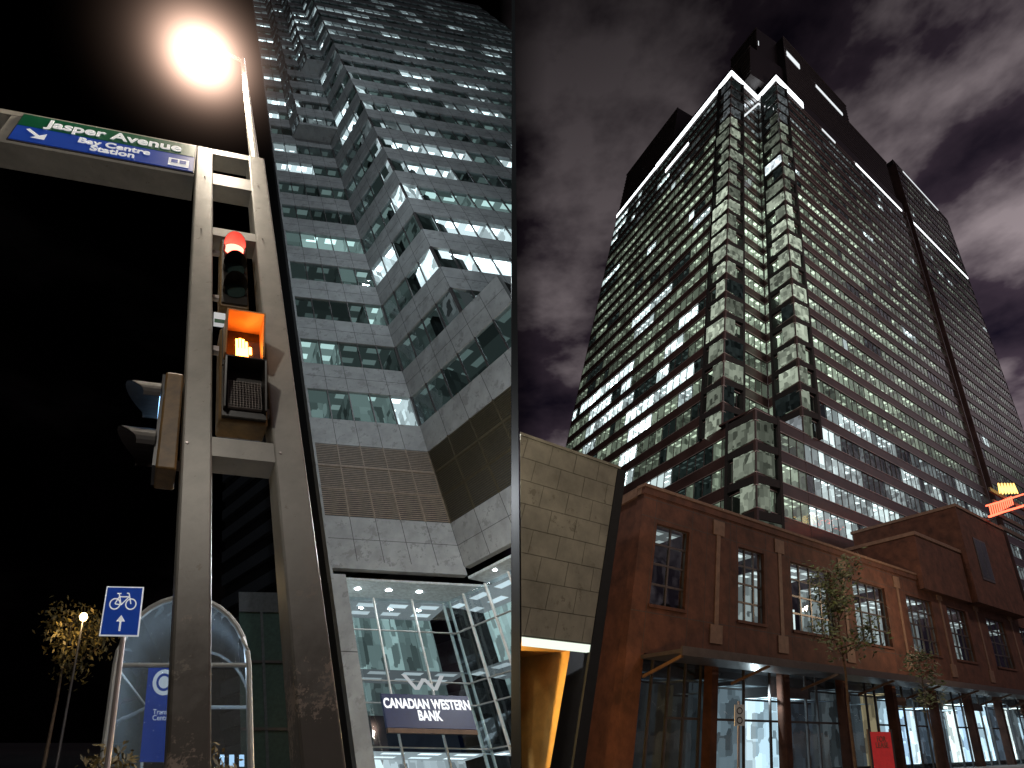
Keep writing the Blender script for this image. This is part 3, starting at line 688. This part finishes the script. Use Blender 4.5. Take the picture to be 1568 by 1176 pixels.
fbox(ps,"housing",fg,-.17,.15,.02,-.17,3.62,4.50,M_tan); fbox(ps,"door",fg,-.155,.135,.05,.02,3.64,4.07,M_black); fbox(ps,"door",fg,-.155,.135,.05,.02,4.09,4.48,M_black)
M_orh=mat("visor_orange_lit",(.62,.35,.14),.4,bump=0)  # light of the orange hand put into the visor's base colour
def sqv(b,p,z0,z1,l,m):
    a0,a1=-.15,.13
    fbox(b,p,fg,a0,a1,.05+l,.05,z1-.012,z1,m)
    for x in (a0,a1-.012):
        b.hexa(p,[fg(x,.05,z0),fg(x+.012,.05,z0),fg(x+.012,.05+l*.35,z0),fg(x,.05+l*.35,z0)],[fg(x,.05,z1-.013),fg(x+.012,.05,z1-.013),fg(x+.012,.05+l,z1-.013),fg(x,.05+l,z1-.013)],m)
sqv(ps,"visor_top",4.14,4.46,.20,M_orh); sqv(ps,"visor_bottom",3.68,4.06,.13,M_black)
hx,hz=-.01,4.24
fbox(ps,"hand_symbol",fg,hx-.05,hx+.04,.056,.05,hz-.05,hz+.03,M_orl)
for i in range(4): fbox(ps,"hand_symbol",fg,hx-.05+i*.0235,hx-.05+i*.0235+.017,.057,.05,hz+.032,hz+.10+(.02,.03,.025,.0)[i],M_orl)
fbox(ps,"hand_symbol",fg,hx+.045,hx+.065,.056,.05,hz-.02,hz+.05,M_orl)
M_crate=mat("egg_crate",(.35,.3,.26),.5,bump=0)
for i in range(12): fbox(ps,"egg_crate",fg,-.12+i*.02,-.117+i*.02,.075,.05,3.70,3.93,M_crate)
for i in range(12): fbox(ps,"egg_crate",fg,-.12,.103,.074,.05,3.70+i*.02,3.703+i*.02,M_crate)
fbox(ps,"brackets",fg,-.24,-.17,-.03,-.08,4.3,4.35,M_trim); fbox(ps,"brackets",fg,.15,.21,-.03,-.08,3.75,3.8,M_trim)
ps.build(bevel={"housing":.015})
tg=B("pole_id_tag",ML); fbox(tg,"plate",fg,-.22,-.13,.012,.006,4.52,4.68,M_sw); fbox(tg,"stripe",fg,-.215,-.135,.016,.012,4.56,4.60,M_green); tg.build()
fs=F(fg(-.43,-.1,0)[:2],(-.186,.983)); fs.n=(-.983,-.186)
t2=B("traffic_light",ML)
fbox(t2,"housing",fs,-.12,.12,.10,-.02,3.22,3.98,M_tan); fbox(t2,"housing_face",fs,-.11,.11,.12,.10,3.24,3.96,M_black)
M_bluel=emis("blue_white_lens",(.30,.6,1),4,True)
M_hood=mat("visor_dark",(.03,.022,.018),.6,0,.3,9,.03)
for i,zc in enumerate((3.8,3.42)):
    hood(t2,"visors",fs,0,zc,.13,.24,M_hood,d0=.12,cut=.35); lens(t2,"lenses",fs,0,zc,.115,.124,M_bluel if i==0 else M_dimg)
fbox(t2,"brackets",fs,-.02,.02,0,-.06,3.3,3.35,M_trim); t2.build(bevel={"housing":.012})

# bike route sign
bi=B("bike_route_sign",ML); fq=F((-1.44,6),(1,.05))
bi.tube("post",[(-1.36,6.06,-3),(-1.40,6.04,3.5)],.03,M_trim)
fbox(bi,"rim",fq,-.215,.215,.0,-.01,3.34,3.88,M_sw); fbox(bi,"plate",fq,-.2,.2,.006,0,3.355,3.865,M_blue)
def ring(b,p,f,sc,zc,r,w,d,m,n=20):
    for i in range(n):
        t0,t1=2*math.pi*i/n,2*math.pi*(i+1)/n
        b.face(p,[f(sc+r*math.cos(t0),d,zc+r*math.sin(t0)),f(sc+r*math.cos(t1),d,zc+r*math.sin(t1)),f(sc+(r-w)*math.cos(t1),d,zc+(r-w)*math.sin(t1)),f(sc+(r-w)*math.cos(t0),d,zc+(r-w)*math.sin(t0))],m)
def stroke(b,p,f,a,c_,w,d,m):
    dx,dz=c_[0]-a[0],c_[1]-a[1]; l=math.hypot(dx,dz); nx,nz=-dz/l*w/2,dx/l*w/2
    b.face(p,[f(a[0]+nx,d,a[1]+nz),f(c_[0]+nx,d,c_[1]+nz),f(c_[0]-nx,d,c_[1]-nz),f(a[0]-nx,d,a[1]-nz)],m)
for x in (-.09,.09): ring(bi,"bicycle_symbol",fq,x,3.68,.065,.015,.010,M_sw)
for k,(a,c_) in enumerate((((-.09,3.68),(-.02,3.67)),((-.02,3.67),(.06,3.76)),((-.05,3.76),(.06,3.76)),((-.02,3.67),(-.055,3.79)),((.09,3.68),(.055,3.80)),((-.09,3.68),(-.05,3.76)),((.055,3.80),(.03,3.80)),((-.08,3.795),(-.03,3.795)))):
    stroke(bi,"bicycle_symbol",fq,a,c_,.014,.011+.0005*k,M_sw)
stroke(bi,"arrow",fq,(0,3.39),(0,3.5),.022,.011,M_sw); bi.face("arrow",[fq(-.05,.0115,3.49),fq(.05,.0115,3.49),fq(0,.0115,3.56)],M_sw)
bi.build()

# arched transit shelter
sh=B("transit_shelter",ML); xa,xb=-2.15,-.04; xm=(xa+xb)/2; R_=(xb-xa)/2; zs=3.78
M_pl=glass("shelter_glass",(.75,.85,.92),.12,.03,frost=.14)
def arch(y,n=16): return [(xm-R_*math.cos(math.pi*i/n),y,zs+R_*math.sin(math.pi*i/n)) for i in range(n+1)]
for y in (9,12.2):
    sh.tube("arch_frames",[(xa,y,-4)]+arch(y)+[(xb,y,-4)],.05 if y==9 else .03,M_frame,8)
    sh.tube("arch_frames",[(xa,y,zs),(xb,y,zs)],.035,M_frame,8)
sh.tube("mullions",[(xm,9,-4),(xm,9,zs)],.025,M_frame,6)
for i in (0,8,16):
    a=arch(9)[i]; sh.tube("purlins",[a,(a[0],12.2,a[2])],.02,M_frame,6)
a0,a1=arch(9.02),arch(12.2)
for i in range(16): sh.face("roof_glass",[a0[i],a0[i+1],a1[i+1],a1[i]],M_pl,smooth=True)
for x in (xa,xb): sh.face("wall_glass",[(x,9,-4),(x,12.2,-4),(x,12.2,zs),(x,9,zs)],M_pl)
sh.face("gable_glass",arch(9.0),M_pl); sh.face("wall_glass",[(xa,9,-4),(xb,9,-4),(xb,9,zs),(xa,9,zs)],M_pl)
fh_=F((0,9.6),(1,0)); fbox(sh,"map_panel",fh_,-1.72,-1.15,.05,0,2.6,3.95,M_blue); lens(sh,"map_panel",fh_,-1.44,3.66,.19,.056,M_sw); ring(sh,"map_panel",fh_,-1.44,3.66,.13,.04,.06,M_blue)
text(sh,"Transit\nCentre",fh_,-1.44,.056,3.2,.10,M_sw)
M_wg=emis("window_glow",(.5,.75,1),1.4)
for i in range(3): fbox(sh,"bench_lights",fh_,-.55+i*.16,-.47+i*.16,-.5,-.55,2.6,2.75,M_wg)
sh.build()
tree("street_tree",ML,(-6.6,20,0),8.8,1.4,6.2,1300,M_leafy,.10,None,.1,11)
tree("shrub",ML,(-1.9,8.2,.0),2.5,.5,2.0,400,M_leafy,.05,None,.03,12)
tree("shrub",ML,(-.5,8.0,.0),2.3,.6,1.9,400,M_leafy,.05,None,.03,13)
gl=B("globe_lamp",ML); gl.tube("post",[(-5.9,19,-2),(-5.9,19,7.6)],.06,M_mull,8,.04); lathe(gl,"globe",(-5.9,19,7.75),[(.001,-.15),(.10,-.11),(.15,0),(.10,.11),(.001,.15)],emis("globe",(1,.7,.3),12)); gl.build()

# =================================================================== ground
def sheet(name,pts,z,m):
    me=bpy.data.meshes.new(name); me.from_pydata([(x,y,z) for x,y in pts],[],[tuple(range(len(pts)))]); me.materials.append(m)
    o=bpy.data.objects.new(name,me); scene.collection.objects.link(o); return o
sheet("ground",[(-2500,-2500),(2500,-2500),(2500,2500),(-2500,2500)],0,M_asph)
sw=B("sidewalk",MR,cut=1); fbox(sw,"slab",fE1,-6,90,6,-.2,-.02,.13,M_side); fbox(sw,"kerb",fE1,-6,90,6.15,6.0,-.02,.14,M_cream); sw.build()
ln_=B("lane_marking",MR,cut=1)
for i in range(12):
    ln_.face("dash",[fE1(-4+i*7,12,.004),fE1(-1+i*7,12,.004),fE1(-1+i*7,12.12,.004),fE1(-4+i*7,12.12,.004)],M_white)
ln_.build()

# =================================================================== lights
def pt(name,M,loc,e,col,r=.3,kind='POINT'):
    l=bpy.data.lights.new(name,kind); l.energy=e; l.color=col; l.shadow_soft_size=r
    o=bpy.data.objects.new(name,l); o.location=M@Vector(loc); scene.collection.objects.link(o); return o
pt("street_lamp_light",ML,(-.476,2.15,9.9),560,(1,.86,.68),.2)
pt("pole_fill_light",ML,(-2.2,-2.5,6.5),210,(1,.93,.82),.15)  # added unseen point light behind the camera for the column's face
pt("tower_fill_light",ML,(7,12,9),1500,(.88,.94,1),.12)  # added bare point lights that brighten the bank tower, no fixtures
pt("tower_fill_light",ML,(3,5,30),3000,(.80,.92,1),.25)
pt("tower_fill_light",ML,(9,2,62),3000,(.80,.92,1),.25)
pt("globe_lamp_light",ML,(-5.9,18.6,7.75),80,(1,.7,.3),.1)
pt("shelter_fill_light",ML,(-1.1,10,3.9),80,(.7,.85,1),.05)  # added point light giving the shelter a faint lit look
# right
pt("underpass_light",MR,fP(-2.6,-1.4,3.0),380,(1,.68,.25),.1)
pt("passage_light",MR,(3.0,20.5,3.2),620,(1,.55,.16),.1)
pt("street_fill_light",MR,(10,18,9),560,(1,.72,.45),.15)  # added point lights warming the right-hand facades, no lamp posts
pt("street_fill_light",MR,(28,36,9),900,(1,.72,.45),.15)
pt("street_fill_light",MR,(1.6,8.5,7.5),230,(1,.88,.66),.1)
pt("canopy_light",MR,fE1(12,-1.2,3.9),200,(.8,.9,1),.05)
pt("city_glow_fill",MR,(-8,20,50),26000,(1,.78,.70),3)  # added points in mid-air standing in for city glow on the glass tower
pt("city_glow_fill",MR,(60,20,60),48000,(1,.76,.68),3)
sun=bpy.data.lights.new("facade_fill_sun",'SUN'); sun.energy=.03; sun.angle=math.radians(2); sun.color=(.8,.85,1)  # added faint sun lamp as ambient fill for the facades
so=bpy.data.objects.new("facade_fill_sun",sun); so.rotation_euler=(math.radians(50),0,math.radians(-15)); scene.collection.objects.link(so)

# =================================================================== night sky
w=bpy.data.worlds.new("World"); scene.world=w; w.use_nodes=True; nt=w.node_tree; N=nt.nodes; K=nt.links
bg=N["Background"]; tc=N.new("ShaderNodeTexCoord"); mp=N.new("ShaderNodeMapping"); mp.inputs["Scale"].default_value=(1.0,1,2.0); mp.inputs["Location"].default_value=(.35,.1,.6)
nz=N.new("ShaderNodeTexNoise"); nz.inputs["Scale"].default_value=3.0; nz.inputs["Detail"].default_value=6; nz.inputs["Roughness"].default_value=.55
K.new(tc.outputs["Generated"],mp.inputs[0]); K.new(mp.outputs[0],nz.inputs["Vector"])
r=N.new("ShaderNodeValToRGB"); el=r.color_ramp.elements; el[0].position=.38; el[0].color=(.004,.003,.007,1); el[1].position=.66; el[1].color=(.20,.165,.175,1)
x=el.new(.51); x.color=(.026,.018,.026,1); K.new(nz.outputs[0],r.inputs[0])
sx=N.new("ShaderNodeSeparateXYZ"); K.new(tc.outputs["Generated"],sx.inputs[0])
m1=N.new("ShaderNodeMapRange"); m1.inputs[1].default_value=-.02; m1.inputs[2].default_value=.06; m1.inputs[3].default_value=.005; m1.inputs[4].default_value=1; K.new(sx.outputs[0],m1.inputs[0])
m2=N.new("ShaderNodeMapRange"); m2.inputs[1].default_value=.95; m2.inputs[2].default_value=.35; m2.inputs[3].default_value=.12; m2.inputs[4].default_value=1.3; K.new(sx.outputs[2],m2.inputs[0])
mm=N.new("ShaderNodeMath"); mm.operation='MULTIPLY'; K.new(m1.outputs[0],mm.inputs[0]); K.new(m2.outputs[0],mm.inputs[1])
# brighter cloud bank towards the east
m3=N.new("ShaderNodeMapRange"); m3.inputs[1].default_value=.35; m3.inputs[2].default_value=.6; m3.inputs[3].default_value=1; m3.inputs[4].default_value=1.7; K.new(sx.outputs[0],m3.inputs[0])
m4=N.new("ShaderNodeMath"); m4.operation='MULTIPLY'; K.new(mm.outputs[0],m4.inputs[0]); K.new(m3.outputs[0],m4.inputs[1])
K.new(r.outputs[0],bg.inputs[0]); K.new(m4.outputs[0],bg.inputs[1])
